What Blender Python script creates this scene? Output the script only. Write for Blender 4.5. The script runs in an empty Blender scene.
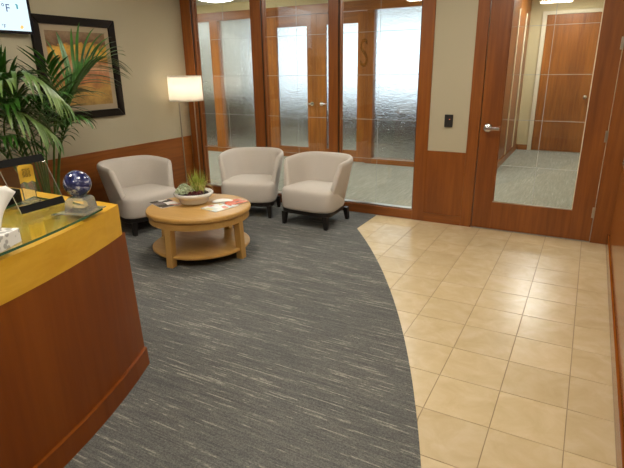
import bpy, bmesh, math, random
from mathutils import Vector, Matrix, Euler
random.seed(7)
S = bpy.context.scene
COL = S.collection

# ------------------------------------------------------------------ camera
cd = bpy.data.cameras.new('camera'); cam = bpy.data.objects.new('camera', cd); COL.objects.link(cam)
cd.sensor_width = 36.0; cd.lens = 36.0 * 495.16 / 624.0; cd.clip_start = .02
R_ = (0.8783938687647012, 0.47772986268612005, -0.014085084823385727)
U_ = (-0.1392098067605723, 0.28393314992541085, 0.9486846663012523)
F_ = (-0.4572142178653953, 0.8313580123336366, -0.31590981990181904)
P_ = (1.7415291337867813, -4.48754161153016, 1.5717207480641477)
cam.matrix_world = Matrix(((R_[0], U_[0], -F_[0], P_[0]), (R_[1], U_[1], -F_[1], P_[1]), (R_[2], U_[2], -F_[2], P_[2]), (0, 0, 0, 1)))
S.camera = cam
# ------------------------------------------------------------------ world, exposure
w = bpy.data.worlds.new('world'); S.world = w; w.use_nodes = True
w.node_tree.nodes['Background'].inputs[0].default_value = (.80, .90, 1.0, 1)
w.node_tree.nodes['Background'].inputs[1].default_value = 2.1
S.view_settings.view_transform = 'Standard'; S.view_settings.look = 'None'
S.view_settings.exposure = 0.22; S.view_settings.gamma = 1.0; S.view_settings.use_curve_mapping = False
S.cycles.use_denoising = True
S.cycles.max_bounces = 12; S.cycles.transparent_max_bounces = 24; S.cycles.transmission_bounces = 10
S.cycles.sample_clamp_indirect = 6.0
# lamp strengths (emission of the diffusers of the ceiling fixtures)
E_RECEPTION = 26.0
E_HALL = 23.0
WARM = (1.0, .925, .80); COOL = (.98, .985, .95)

# ------------------------------------------------------------------ materials
def lin(h):
    h = h.lstrip('#'); o = []
    for i in (0, 2, 4):
        c = int(h[i:i+2], 16) / 255
        o.append(c / 12.92 if c <= .04045 else ((c + .055) / 1.055) ** 2.4)
    return (*o, 1)
def newmat(name):
    m = bpy.data.materials.new(name); m.use_nodes = True
    nt = m.node_tree; b = nt.nodes['Principled BSDF']
    return m, nt, b
def N(nt, t, **kw):
    n = nt.nodes.new(t)
    for k, v in kw.items():
        if k.startswith('i_'):
            key = k[2:]; key = int(key) if key.isdigit() else key
            n.inputs[key].default_value = v
        else: setattr(n, k, v)
    return n
def L(nt, a, b): nt.links.new(a, b)
def ramp(nt, fac, stops, interp='LINEAR'):
    r = nt.nodes.new('ShaderNodeValToRGB'); r.color_ramp.interpolation = interp
    el = r.color_ramp.elements
    while len(el) < len(stops): el.new(.5)
    for e, (p, c) in zip(el, stops): e.position = p; e.color = c
    L(nt, fac, r.inputs[0]); return r
def coords(nt, scale, obj=True):
    t = N(nt, 'ShaderNodeTexCoord'); mp = N(nt, 'ShaderNodeMapping'); mp.inputs['Scale'].default_value = scale
    if obj: L(nt, t.outputs['Object'], mp.inputs[0])
    else:
        g = N(nt, 'ShaderNodeNewGeometry'); L(nt, g.outputs['Position'], mp.inputs[0])
    return mp
def plain(name, col, rough=.5, metal=0.0, spec=.5, noise=0.0, nscale=40, bump=0.0):
    m, nt, b = newmat(name); c = lin(col)
    b.inputs['Base Color'].default_value = c; b.inputs['Roughness'].default_value = rough
    b.inputs['Metallic'].default_value = metal; b.inputs['Specular IOR Level'].default_value = spec
    if noise or bump:
        mp = coords(nt, (nscale,) * 3, False); n = N(nt, 'ShaderNodeTexNoise', i_Scale=1.0, i_Detail=4.0); L(nt, mp.outputs[0], n.inputs['Vector'])
        if noise:
            r = ramp(nt, n.outputs['Fac'], [(.25, tuple(x * (1 - noise) for x in c[:3]) + (1,)), (.75, tuple(min(1, x * (1 + noise)) for x in c[:3]) + (1,))])
            L(nt, r.outputs[0], b.inputs['Base Color'])
        if bump:
            bp = N(nt, 'ShaderNodeBump', i_Strength=bump, i_Distance=.004); L(nt, n.outputs['Fac'], bp.inputs['Height']); L(nt, bp.outputs[0], b.inputs['Normal'])
    return m
def wood(name, dark, light, axis='z', rough=.35, fine=1.0, obj=False, coat=.0, spec=.5):
    m, nt, b = newmat(name)
    s = [26 * fine] * 3; s['xyz'.index(axis)] = 1.6 * fine
    mp = coords(nt, s, obj)
    n = N(nt, 'ShaderNodeTexNoise', i_Scale=1.0, i_Detail=6.0, i_Roughness=.62, i_Distortion=.35); L(nt, mp.outputs[0], n.inputs['Vector'])
    s2 = [3.0] * 3; s2['xyz'.index(axis)] = .5
    mp2 = coords(nt, s2, obj); n2 = N(nt, 'ShaderNodeTexNoise', i_Scale=1.0, i_Detail=3.0); L(nt, mp2.outputs[0], n2.inputs['Vector'])
    mx = N(nt, 'ShaderNodeMath', operation='ADD'); L(nt, n.outputs['Fac'], mx.inputs[0]); L(nt, n2.outputs['Fac'], mx.inputs[1])
    h = N(nt, 'ShaderNodeMath', operation='MULTIPLY', i_1=.5); L(nt, mx.outputs[0], h.inputs[0])
    r = ramp(nt, h.outputs[0], [(.36, lin(dark)), (.64, lin(light))]); L(nt, r.outputs[0], b.inputs['Base Color'])
    b.inputs['Roughness'].default_value = rough; b.inputs['Coat Weight'].default_value = coat; b.inputs['Coat Roughness'].default_value = .12
    b.inputs['Specular IOR Level'].default_value = spec
    return m
def emit(name, col, strength):
    m = bpy.data.materials.new(name); m.use_nodes = True; nt = m.node_tree; nt.nodes.clear()
    e = N(nt, 'ShaderNodeEmission'); e.inputs[0].default_value = (*col[:3], 1); e.inputs[1].default_value = strength
    o = N(nt, 'ShaderNodeOutputMaterial'); L(nt, e.outputs[0], o.inputs[0]); return m
def clear_glass(name, tint=(1, 1, 1), ior=1.5, refl=1.0):
    # architectural glass: straight-through transmission plus Fresnel reflection
    m = bpy.data.materials.new(name); m.use_nodes = True; nt = m.node_tree; nt.nodes.clear()
    t = N(nt, 'ShaderNodeBsdfTransparent'); t.inputs[0].default_value = (*tint, 1)
    g = N(nt, 'ShaderNodeBsdfGlossy'); g.inputs['Roughness'].default_value = .0; g.inputs[0].default_value = (1, 1, 1, 1)
    lw = N(nt, 'ShaderNodeLayerWeight', i_Blend=.5); pw = N(nt, 'ShaderNodeMath', operation='POWER', i_1=5.0); L(nt, lw.outputs['Facing'], pw.inputs[0])
    f0 = ((ior - 1) / (ior + 1)) ** 2 * refl; k = N(nt, 'ShaderNodeMath', operation='MULTIPLY_ADD', i_1=1 - f0, i_2=f0); L(nt, pw.outputs[0], k.inputs[0])
    x = N(nt, 'ShaderNodeMixShader'); L(nt, k.outputs[0], x.inputs[0]); L(nt, t.outputs[0], x.inputs[1]); L(nt, g.outputs[0], x.inputs[2])
    o = N(nt, 'ShaderNodeOutputMaterial'); L(nt, x.outputs[0], o.inputs[0]); return m
def textured_glass(name):
    m, nt, b = newmat(name)
    b.inputs['Base Color'].default_value = (.93, .97, .97, 1); b.inputs['Transmission Weight'].default_value = 1
    b.inputs['Roughness'].default_value = .18; b.inputs['IOR'].default_value = 1.33
    mp = coords(nt, (50, 50, 40), False); n = N(nt, 'ShaderNodeTexNoise', i_Scale=1.0, i_Detail=3.0, i_Roughness=.6); L(nt, mp.outputs[0], n.inputs['Vector'])
    bp = N(nt, 'ShaderNodeBump', i_Strength=1.0, i_Distance=.016); L(nt, n.outputs['Fac'], bp.inputs['Height']); L(nt, bp.outputs[0], b.inputs['Normal'])
    return m
def carpet_mat(name, stops, axis, row=.009):
    m, nt, b = newmat(name)
    g = N(nt, 'ShaderNodeNewGeometry'); sp = N(nt, 'ShaderNodeSeparateXYZ'); L(nt, g.outputs['Position'], sp.inputs[0])
    al, ac = ('X', 'Y') if axis == 'x' else ('Y', 'X')
    d = N(nt, 'ShaderNodeMath', operation='DIVIDE', i_1=row); L(nt, sp.outputs[ac], d.inputs[0])
    fl = N(nt, 'ShaderNodeMath', operation='FLOOR'); L(nt, d.outputs[0], fl.inputs[0])
    wn = N(nt, 'ShaderNodeTexWhiteNoise', noise_dimensions='1D'); L(nt, fl.outputs[0], wn.inputs['W'])
    off = N(nt, 'ShaderNodeMath', operation='MULTIPLY_ADD', i_1=60.0); L(nt, wn.outputs['Value'], off.inputs[0])
    sx = N(nt, 'ShaderNodeMath', operation='MULTIPLY', i_1=3.4); L(nt, sp.outputs[al], sx.inputs[0]); L(nt, sx.outputs[0], off.inputs[2])
    cb = N(nt, 'ShaderNodeCombineXYZ'); L(nt, off.outputs[0], cb.inputs[0])
    fy = N(nt, 'ShaderNodeMath', operation='MULTIPLY', i_1=7.31); L(nt, fl.outputs[0], fy.inputs[0]); L(nt, fy.outputs[0], cb.inputs[1])
    n = N(nt, 'ShaderNodeTexNoise', i_Scale=1.0, i_Detail=4.0, i_Roughness=.6); L(nt, cb.outputs[0], n.inputs['Vector'])
    # slow variation of streak density
    mp = N(nt, 'ShaderNodeMapping'); mp.inputs['Scale'].default_value = (1.6, 5, 1) if axis == 'x' else (5, 1.6, 1); L(nt, g.outputs['Position'], mp.inputs[0])
    n3 = N(nt, 'ShaderNodeTexNoise', i_Scale=1.0, i_Detail=2.0); L(nt, mp.outputs[0], n3.inputs['Vector'])
    ad = N(nt, 'ShaderNodeMath', operation='MULTIPLY_ADD', i_1=.22, i_2=-.11); L(nt, n3.outputs['Fac'], ad.inputs[0])
    sm = N(nt, 'ShaderNodeMath', operation='ADD'); L(nt, n.outputs['Fac'], sm.inputs[0]); L(nt, ad.outputs[0], sm.inputs[1])
    r = ramp(nt, sm.outputs[0], stops)
    # loops
    mp2 = N(nt, 'ShaderNodeMapping'); mp2.inputs['Scale'].default_value = (150, 200, 150); L(nt, g.outputs['Position'], mp2.inputs[0])
    n2 = N(nt, 'ShaderNodeTexNoise', i_Scale=1.0, i_Detail=2.0); L(nt, mp2.outputs[0], n2.inputs['Vector'])
    rr = ramp(nt, n2.outputs['Fac'], [(.3, (.62, .62, .62, 1)), (.7, (1.22, 1.22, 1.22, 1))])
    mu = N(nt, 'ShaderNodeMix', data_type='RGBA', blend_type='MULTIPLY'); mu.inputs[0].default_value = 1
    L(nt, r.outputs[0], mu.inputs[6]); L(nt, rr.outputs[0], mu.inputs[7]); L(nt, mu.outputs[2], b.inputs['Base Color'])
    b.inputs['Roughness'].default_value = .95; b.inputs['Specular IOR Level'].default_value = .1
    bp = N(nt, 'ShaderNodeBump', i_Strength=.6, i_Distance=.004); L(nt, n2.outputs['Fac'], bp.inputs['Height']); L(nt, bp.outputs[0], b.inputs['Normal'])
    return m
def tile_mat():
    m, nt, b = newmat('ceramic_tile')
    oi = N(nt, 'ShaderNodeObjectInfo'); g = N(nt, 'ShaderNodeNewGeometry')
    mu = N(nt, 'ShaderNodeMath', operation='MULTIPLY', i_1=37.0); L(nt, oi.outputs['Random'], mu.inputs[0])
    cb = N(nt, 'ShaderNodeCombineXYZ'); L(nt, mu.outputs[0], cb.inputs[2])
    va = N(nt, 'ShaderNodeVectorMath', operation='ADD'); L(nt, g.outputs['Position'], va.inputs[0]); L(nt, cb.outputs[0], va.inputs[1])
    n = N(nt, 'ShaderNodeTexNoise', i_Scale=7.0, i_Detail=6.0, i_Roughness=.6, i_Distortion=.6); L(nt, va.outputs[0], n.inputs['Vector'])
    r = ramp(nt, n.outputs['Fac'], [(.3, lin('#c4af88')), (.5, lin('#ccb892')), (.72, lin('#d4c2a0'))])
    v = N(nt, 'ShaderNodeMath', operation='MULTIPLY_ADD', i_1=.09, i_2=.95); L(nt, oi.outputs['Random'], v.inputs[0])
    hs = N(nt, 'ShaderNodeHueSaturation'); L(nt, r.outputs[0], hs.inputs['Color']); L(nt, v.outputs[0], hs.inputs['Value'])
    L(nt, hs.outputs[0], b.inputs['Base Color']); b.inputs['Roughness'].default_value = .25
    bp = N(nt, 'ShaderNodeBump', i_Strength=.06, i_Distance=.003); L(nt, n.outputs['Fac'], bp.inputs['Height']); L(nt, bp.outputs[0], b.inputs['Normal'])
    return m

M = {}
M['cherry'] = wood('cherry_wood', '#6f3a14', '#935521', 'z', .32)
M['cherry_x'] = wood('cherry_wood_horizontal', '#6f3a14', '#935521', 'x', .32)
M['cherry_y'] = wood('cherry_wood_lengthwise', '#6f3a14', '#935521', 'y', .30)
M['cherry_hall'] = wood('hall_cherry_wood', '#774213', '#a66524', 'z', .34)
M['cherry_hall_x'] = wood('hall_cherry_wood_horizontal', '#774213', '#a66524', 'x', .34)
M['cherry_desk'] = wood('cherry_desk_veneer', '#73370a', '#884812', 'z', .30, .6, spec=.3)
M['honey'] = wood('honey_maple', '#cd991f', '#e4b53c', 'y', .30, .6)
M['oak'] = wood('oak_veneer', '#a97e3e', '#c69d5c', 'x', .30, .8)
M['espresso'] = plain('espresso_wood', '#15100d', .4, noise=.15)
M['frame_dark'] = plain('dark_frame_wood', '#140c08', .4, spec=.2, noise=.2)
M['paint'] = plain('beige_paint', '#b2a991', .85, noise=.015, nscale=3, bump=.02)
M['paint_hall'] = plain('cream_paint', '#cdbf97', .85)
M['ceil'] = plain('ceiling_white', '#d8d4c8', .9)
M['fabric'] = plain('stone_fabric', '#c3bbb2', .95, spec=.15, noise=.05, nscale=180, bump=.25)
M['carpet'] = carpet_mat('streaked_carpet', [(.30, lin('#595a59')), (.45, lin('#656664')), (.56, lin('#706f6c')), (.595, lin('#767570')), (.625, lin('#918f87')), (.80, lin('#a3a197'))], 'x', .0065)
M['carpet_hall'] = carpet_mat('hall_carpet', [(.30, lin('#8f8d80')), (.52, lin('#9a988a')), (.66, lin('#a5a396')), (.8, lin('#bdbbae'))], 'y', .014)
M['tile'] = tile_mat(); M['grout'] = plain('grout', '#8f7c5e', .9)
M['glass'] = clear_glass('clear_glass', (.97, .985, .975))
m = bpy.data.materials.new('etched_line'); m.use_nodes = True; nt = m.node_tree; nt.nodes.clear()
_t = N(nt, 'ShaderNodeBsdfTransparent'); _d = N(nt, 'ShaderNodeBsdfDiffuse'); _d.inputs[0].default_value = lin('#d6dad6'); _x = N(nt, 'ShaderNodeMixShader'); _x.inputs[0].default_value = .55
_o = N(nt, 'ShaderNodeOutputMaterial'); L(nt, _t.outputs[0], _x.inputs[1]); L(nt, _d.outputs[0], _x.inputs[2]); L(nt, _x.outputs[0], _o.inputs[0]); M['etch'] = m
M['tex_glass'] = textured_glass('rain_glass')
M['counter_glass'] = clear_glass('counter_glass', (.93, .975, .95))
M['glass_edge'] = plain('green_glass_edge', '#2f5a44', .12, spec=.8)
M['chrome'] = plain('brushed_chrome', '#c9c9cc', .22, 1.0)
M['nickel'] = plain('satin_nickel', '#b9b2a6', .3, 1.0)
M['black'] = plain('black_plastic', '#0c0c0c', .6, spec=.15)
M['dgrey'] = plain('dark_grey_plastic', '#202022', .55, spec=.2)
M['white'] = plain('white_paper', '#ecebe8', .8)
M['cream'] = plain('cream_jamb', '#ddd3b8', .6)
M['ceramic'] = plain('glazed_ceramic', '#dad7d2', .2, spec=.6)
M['soil'] = plain('soil', '#2b2018', .95, bump=.6, nscale=120)

# ------------------------------------------------------------------ mesh helpers
def tag(o, label=None, cat=None, group=None, kind=None):
    if label: o['label'] = label
    if cat: o['category'] = cat
    if group: o['group'] = group
    if kind: o['kind'] = kind
    return o
def empty(name, loc=(0, 0, 0), rz=0.0, **kw):
    o = bpy.data.objects.new(name, None); COL.objects.link(o); o.location = loc; o.rotation_euler = (0, 0, rz); o.empty_display_size = .05
    return tag(o, **kw)
def link(name, me, mat, parent=None, loc=(0, 0, 0), smooth=False):
    if mat is not None and not me.materials: me.materials.append(M[mat] if isinstance(mat, str) else mat)
    if smooth:
        for p in me.polygons: p.use_smooth = True
    o = bpy.data.objects.new(name, me); COL.objects.link(o); o.location = loc
    if parent is not None: o.parent = parent
    return o
def bm_obj(name, bm, mat, parent=None, loc=(0, 0, 0), smooth=False):
    bmesh.ops.recalc_face_normals(bm, faces=bm.faces[:])
    me = bpy.data.meshes.new(name); bm.to_mesh(me); bm.free()
    return link(name, me, mat, parent, loc, smooth)
def pyd(name, v, f, mat, parent=None, loc=(0, 0, 0), smooth=False):
    bm = bmesh.new(); vs = [bm.verts.new(p) for p in v]
    for q in f:
        try: bm.faces.new([vs[i] for i in q])
        except ValueError: pass
    return bm_obj(name, bm, mat, parent, loc, smooth)
def wloc(o):
    v = Vector(o.location)
    while o.parent is not None: o = o.parent; v = v + Vector(o.location)
    return v
def bx(bm, c, s, bevel=0.0, seg=2, rot=None):
    m = Matrix.Translation(c) @ (rot.to_4x4() if rot is not None else Matrix.Identity(4)) @ Matrix.Diagonal((*s, 1))
    g = bmesh.ops.create_cube(bm, size=1.0, matrix=m)
    if bevel:
        es = list({e for v in g['verts'] for e in v.link_edges})
        bmesh.ops.bevel(bm, geom=es, offset=bevel, segments=seg, profile=.5, affect='EDGES')
def box(name, x0, x1, y0, y1, z0, z1, mat, parent=None, bevel=0.0, seg=1):
    """box given in world coordinates (parents of such boxes are not rotated)"""
    bm = bmesh.new(); bx(bm, (0, 0, 0), (x1 - x0, y1 - y0, z1 - z0), bevel, seg)
    c = Vector(((x0 + x1) / 2, (y0 + y1) / 2, (z0 + z1) / 2))
    if parent is not None: c = c - wloc(parent)
    return bm_obj(name, bm, mat, parent, c)
def cyl(bm, p0, p1, r0, r1=None, n=16, cap=True):
    r1 = r0 if r1 is None else r1
    a, b = Vector(p0), Vector(p1); d = (b - a)
    q = d.to_track_quat('Z', 'Y')
    m = Matrix.Translation((a + b) / 2) @ q.to_matrix().to_4x4()
    bmesh.ops.create_cone(bm, cap_ends=cap, segments=n, radius1=r0, radius2=r1, depth=d.length, matrix=m)
def lathe(bm, prof, n=32, close=False):
    rings = []
    for r, z in prof:
        if r < 1e-6: rings.append([bm.verts.new((0, 0, z))])
        else: rings.append([bm.verts.new((r * math.cos(2 * math.pi * k / n), r * math.sin(2 * math.pi * k / n), z)) for k in range(n)])
    pairs = list(zip(rings, rings[1:])) + ([(rings[-1], rings[0])] if close else [])
    for a, b in pairs:
        for k in range(n):
            k2 = (k + 1) % n
            q = [a[k % len(a)], a[k2 % len(a)], b[k2 % len(b)], b[k % len(b)]]
            u = []
            for v in q:
                if v not in u: u.append(v)
            if len(u) > 2: bm.faces.new(u)
def loft(bm, rings, closed_ring=True, cap=True):
    R = [[bm.verts.new(p) for p in r] for r in rings]
    for a, b in zip(R, R[1:]):
        n = len(a)
        for k in range(n if closed_ring else n - 1):
            bm.faces.new((a[k], a[(k + 1) % n], b[(k + 1) % n], b[k]))
    if cap: bm.faces.new(R[0][::-1]); bm.faces.new(R[-1])
    return R
def tube(bm, pts, rad, n=8):
    rings = []; pts = [Vector(p) for p in pts]
    for i, p in enumerate(pts):
        d = (pts[min(i + 1, len(pts) - 1)] - pts[max(i - 1, 0)]).normalized()
        a = d.cross(Vector((0, 0, 1))); a = a.normalized() if a.length > 1e-3 else Vector((1, 0, 0)); b = d.cross(a).normalized()
        r = rad[i] if isinstance(rad, (list, tuple)) else rad
        rings.append([p + (a * math.cos(2 * math.pi * k / n) + b * math.sin(2 * math.pi * k / n)) * r for k in range(n)])
    loft(bm, rings)
def text_mesh(name, s, size, mat, parent, loc, rot, extr=.0008, align='CENTER'):
    cu = bpy.data.curves.new('txt', 'FONT'); cu.body = s; cu.size = size; cu.extrude = extr; cu.align_x = align; cu.align_y = 'CENTER'
    t = bpy.data.objects.new('txt', cu); COL.objects.link(t)
    bpy.context.view_layer.update()
    me = bpy.data.meshes.new_from_object(t.evaluated_get(bpy.context.evaluated_depsgraph_get()))
    bpy.data.objects.remove(t); bpy.data.curves.remove(cu); me.materials.clear()
    o = link(name, me, mat, parent, loc); o.rotation_euler = rot
    return o
def copy_tree(o, parent=None):
    c = o.copy(); COL.objects.link(c); c.parent = parent
    for ch in list(o.children): copy_tree(ch, c)
    return c

# ================================================================== SETTING
XL, XR, YB, YF, H = -2.86, 2.065, .575, -7.0, 2.74
GY = .65            # plane of the lobby glazing
HY = 3.5            # far side of the hallway
T = .308            # tile module
# --- lobby floor: carpet with the curved edge, tiles beside it
ACX, ACY, AR = -8.604, -6.357, 10.542
def xarc(y): return ACX + math.sqrt(max(0, AR * AR - (y - ACY) ** 2))
Y1 = .014
pts = [(XL, YF), (xarc(YF), YF)]
k = 60
for i in range(k + 1):
    y = YF + (Y1 - YF) * i / k; pts.append((xarc(y), y))
pts += [(xarc(Y1), YB + .0), (XL, YB + .0)]
pts = [p for i, p in enumerate(pts) if i == 0 or p != pts[i - 1]]
n = len(pts)
bm = bmesh.new()
top = [bm.verts.new((x, y, .004)) for x, y in pts]; bot = [bm.verts.new((x, y, -.05)) for x, y in pts]
bm.faces.new(top); bm.faces.new(bot[::-1])
for i in range(n): bm.faces.new((top[i], bot[i], bot[(i + 1) % n], top[(i + 1) % n]))
tag(bm_obj('floor_carpet', bm, 'carpet'), 'grey carpet with pale horizontal streaks and curved edge', None, None, 'structure')
# tile bed
bed = pyd('floor_tiled', [(xarc(Y1), YB, -.004), (XR, YB, -.004), (XR, YF, -.004), (xarc(YF), YF, -.004)] , [(3, 2, 1, 0)], 'grout')
bpy.data.objects.remove(bed)
bm = bmesh.new()
pl = [(xarc(y), y) for y in [YF + (Y1 - YF) * i / 40 for i in range(41)]] + [(xarc(Y1), YB)]
vt = [bm.verts.new((x + .0, y, -.003)) for x, y in pl] ; vr = [bm.verts.new((XR, y, -.003)) for x, y in pl]
for i in range(len(pl) - 1): bm.faces.new((vt[i], vr[i], vr[i + 1], vt[i + 1]))
bed = tag(bm_obj('floor_tiled', bm, 'grout'), 'beige ceramic tile floor with thin brown grout lines', None, None, 'structure')
GAP = .0018
def yinv(x):
    d = AR * AR - (x - ACX) ** 2
    return ACY + math.sqrt(max(0, d))
def make_tile(x0, x1, y0, y1):
    x0 += GAP; x1 -= GAP; y0 += GAP; y1 -= GAP
    x1 = min(x1, 2.0445)
    left = []; nn = 8
    for i in range(nn + 1):
        y = y0 + (y1 - y0) * i / nn
        xa = (xarc(y) if y < Y1 else xarc(Y1)) + .001
        left.append((max(x0, xa), y))
    left = [p for p in left if p[0] < x1 - 1e-4]
    if not left: return None
    if left[0][1] > y0 + 1e-6:
        ys = yinv(x1 - .001); left.insert(0, (x1 - .0002, max(y0, ys)))
    poly = []
    for i, p in enumerate(left):      # drop collinear points of straight left edges
        if 0 < i < len(left) - 1 and abs(left[i-1][0] - p[0]) < 1e-6 and abs(left[i+1][0] - p[0]) < 1e-6: continue
        poly.append(p)
    ring = [(x1, poly[0][1]), (x1, y1)] + poly[::-1]
    rr = []
    for p in ring:
        if not rr or (abs(p[0] - rr[-1][0]) + abs(p[1] - rr[-1][1])) > 4e-4: rr.append(p)
    if len(rr) < 3: return None
    cx = sum(p[0] for p in rr) / len(rr); cy = sum(p[1] for p in rr) / len(rr)
    bm = bmesh.new()
    def ins(p, d):
        return (p[0] - cx + (d if p[0] < cx else -d), p[1] - cy + (d if p[1] < cy else -d))
    a = [bm.verts.new((p[0] - cx, p[1] - cy, -.010)) for p in rr]; b_ = [bm.verts.new((p[0] - cx, p[1] - cy, -.0008)) for p in rr]
    c = [bm.verts.new((*ins(p, .001), 0)) for p in rr]; m = len(rr)
    bm.faces.new(c)
    for i in range(m):
        j = (i + 1) % m
        bm.faces.new((a[i], a[j], b_[j], b_[i])); bm.faces.new((b_[i], b_[j], c[j], c[i]))
    return bm_obj('tile', bm, 'tile', bed, (cx, cy, 0))
for i in range(-1, 7):
    for j in range(2, -20, -1):
        y0, y1 = (j - 1) * T, j * T
        if j == 2: y1 = YB - .002
        if y1 < YF: continue
        make_tile(i * T, (i + 1) * T, y0, y1)
# --- walls
def struct(o, label=None): return tag(o, label, None, None, 'structure')
wl = struct(box('wall_left', XL - .12, XL, YF, YB + .13, 0, H, 'paint'), 'beige left wall behind the framed picture')
wt = empty('trim_7', (XL, -3.2, 0)); struct(wt, 'cherry wood wainscot along the left wall')
box('wainscot_panel', XL, XL + .012, YF, YB, .004, .752, 'cherry_y', wt)
box('wainscot_cap', XL, XL + .016, YF, YB, .752, .762, 'cherry_y', wt)
struct(box('baseboard_left', XL + .012, XL + .026, YF, YB, .004, .10, 'cherry_y'))
wr = struct(box('wall_right', XR, XR + .12, YF, YB + .13, 0, H, 'paint'), 'right wall with wood panelling below beige paint')
M['cherry_satin'] = wood('cherry_satin', '#7a4318', '#a2622a', 'y', .16, spec=.8)
box('wainscot_panel', XR - .006, XR, YF, YB, 0, .752, 'cherry_satin', wr)
box('wainscot_cap', XR - .009, XR, YF, YB, .752, .762, 'cherry_y', wr)
M['cherry_gloss'] = wood('cherry_gloss', '#7a3d12', '#9a5a20', 'y', .12)
struct(box('baseboard_right', 2.045, XR - .006, YF, YB, 0.0, .10, 'cherry_gloss', None, .003))
struct(box('wall_front', XL - .12, XR + .12, YF - .12, YF, 0, H, 'paint'), 'beige wall behind the viewer')
struct(box('ceiling', XL - .12, XR + .12, YF, YB + .13, H, H + .08, 'ceil'), 'white ceiling above the lobby')
wb = struct(box('wall_back', .33, .72, YB + .012, YB + .13, 0, H, 'paint'), 'narrow beige wall section between glazing and door')
box('wainscot_panel', .33, .72, YB, YB + .012, .095, .757, 'cherry', wb)
box('kick_board', .33, .72, YB - .003, YB + .012, .0, .093, 'cherry_x', wb)
wh = struct(box('wall_header', XL, XR, YB + .02, YB + .13, 2.56, H, 'paint'), 'beige wall strip above glazing and door')
box('header_beam', XL, .33, YB - .002, YB + .132, 2.44, 2.56, 'cherry_x', wh)
box('header_beam', .72, XR, YB - .002, YB + .132, 2.455, 2.56, 'cherry_x', wh)
# --- posts of the glazed wall
def post(name, x0, x1, label, stops):
    p = struct(box(name, x0, x1, YB, YB + .13, -.006, 2.44, 'cherry', None, .003), label)
    for sx in stops:   # glazing beads either side of the pane
        for (ya, yb) in ((YB + .030, GY - .006), (GY + .006, YB + .10)):
            xa, xb = (x1, x1 + .014) if sx > 0 else (x0 - .014, x0)
            box('glazing_bead', xa, xb, ya, yb, .116, 2.44, 'cherry', p)
        xa, xb = (x1, x1 + .006) if sx > 0 else (x0 - .006, x0)
        box('shadow_strip', xa, xb, YB + .010, YB + .022, .116, 2.44, 'espresso', p)
    return p
post('trim_1', XL + .016, -2.69, 'broad dark wood corner post beside the floor lamp', (1,))
post('trim_2', -1.81, -1.67, 'wood post between the two left glass panes', (-1, 1))
post('trim_3', -.81, -.695, 'wood post behind the right armchair', (-1, 1))
post('trim_4', .20, .33, 'wood frame post right of the last glass pane', (-1,))
# --- three glass panes
def window(name, x0, x1, label):
    wn = empty(name, ((x0 + x1) / 2, GY, 0)); struct(wn, label)
    box('bottom_rail', x0, x1, YB + .004, YB + .126, 0, .098, 'cherry_x', wn, .002)
    box('sill_bead', x0, x1, YB + .03, YB + .10, .098, .112, 'nickel', wn)
    box('pane', x0 + .002, x1 - .002, GY - .005, GY + .005, .112, 2.438, 'glass', wn)
    for z in (.62, 1.045, 1.505, 1.93, 2.36):
        box('etched_line', x0 + .01, x1 - .01, GY - .0062, GY - .0052, z - .002, z + .002, 'etch', wn)
    xm = (x0 + x1) / 2
    box('etched_line', xm - .002, xm + .002, GY - .0062, GY - .0052, .12, 2.43, 'etch', wn)
    return wn
window('window_1', -2.69, -1.81, 'left clear glass pane with etched grid lines')
window('window_2', -1.67, -.81, 'middle clear glass pane with etched grid lines')
win3 = window('window_3', -.695, .20, 'right clear glass pane with etched lines and a faint gilt letter')
m = bpy.data.materials.new('gilt_letter'); m.use_nodes = True; nt = m.node_tree; nt.nodes.clear()
_t = N(nt, 'ShaderNodeBsdfTransparent'); _t.inputs[0].default_value = (.84, .81, .74, 1); _d = N(nt, 'ShaderNodeBsdfDiffuse'); _d.inputs[0].default_value = lin('#8a6a34'); _x = N(nt, 'ShaderNodeMixShader'); _x.inputs[0].default_value = .12
_o = N(nt, 'ShaderNodeOutputMaterial'); L(nt, _t.outputs[0], _x.inputs[1]); L(nt, _d.outputs[0], _x.inputs[2]); L(nt, _x.outputs[0], _o.inputs[0]); M['gilt'] = m
o = text_mesh('gilt_letter', 'S', .40, 'gilt', win3, Vector((-.425, GY - .0065, 1.71)) - wloc(win3), (math.radians(90), 0, 0), .0003); o.scale = (.55, 1, 1)
# --- lobby door
post('trim_5', .72, .828, 'wood door casing left of the glass door', ())
post('trim_6', 1.915, XR - .002, 'dark wood door casing in the right corner', ())
d1 = empty('door_1', (1.37, YB + .03, 0)); struct(d1, 'tall wood door with a large clear glass pane and lever handle')
DY0, DY1 = YB + .012, YB + .057
box('stile', .834, 1.015, DY0, DY1, .006, 2.44, 'cherry', d1, .002)
box('stile', 1.73, 1.909, DY0, DY1, .006, 2.44, 'cherry', d1, .002)
box('bottom_rail', 1.015, 1.73, DY0, DY1, .006, .283, 'cherry', d1, .002)
box('top_rail', 1.015, 1.73, DY0, DY1, 2.24, 2.44, 'cherry_x', d1, .002)
dp = box('pane', 1.016, 1.729, DY0 + .018, DY0 + .026, .284, 2.239, 'glass', d1)
box('glazing_bead', 1.015, 1.73, DY0 + .006, DY0 + .016, .283, .293, 'nickel', d1)
box('glazing_bead', 1.015, 1.025, DY0 + .006, DY0 + .016, .293, 2.24, 'cherry', d1)
box('glazing_bead', 1.722, 1.73, DY0 + .006, DY0 + .016, .293, 2.24, 'cream', d1)
for z in (.655, 1.09, 1.495, 1.907):
    box('etched_line', 1.026, 1.72, DY0 + .0165, DY0 + .0176, z - .002, z + .002, 'etch', d1)
box('etched_line', 1.373, 1.377, DY0 + .0165, DY0 + .0176, .30, 2.235, 'etch', d1)
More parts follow.
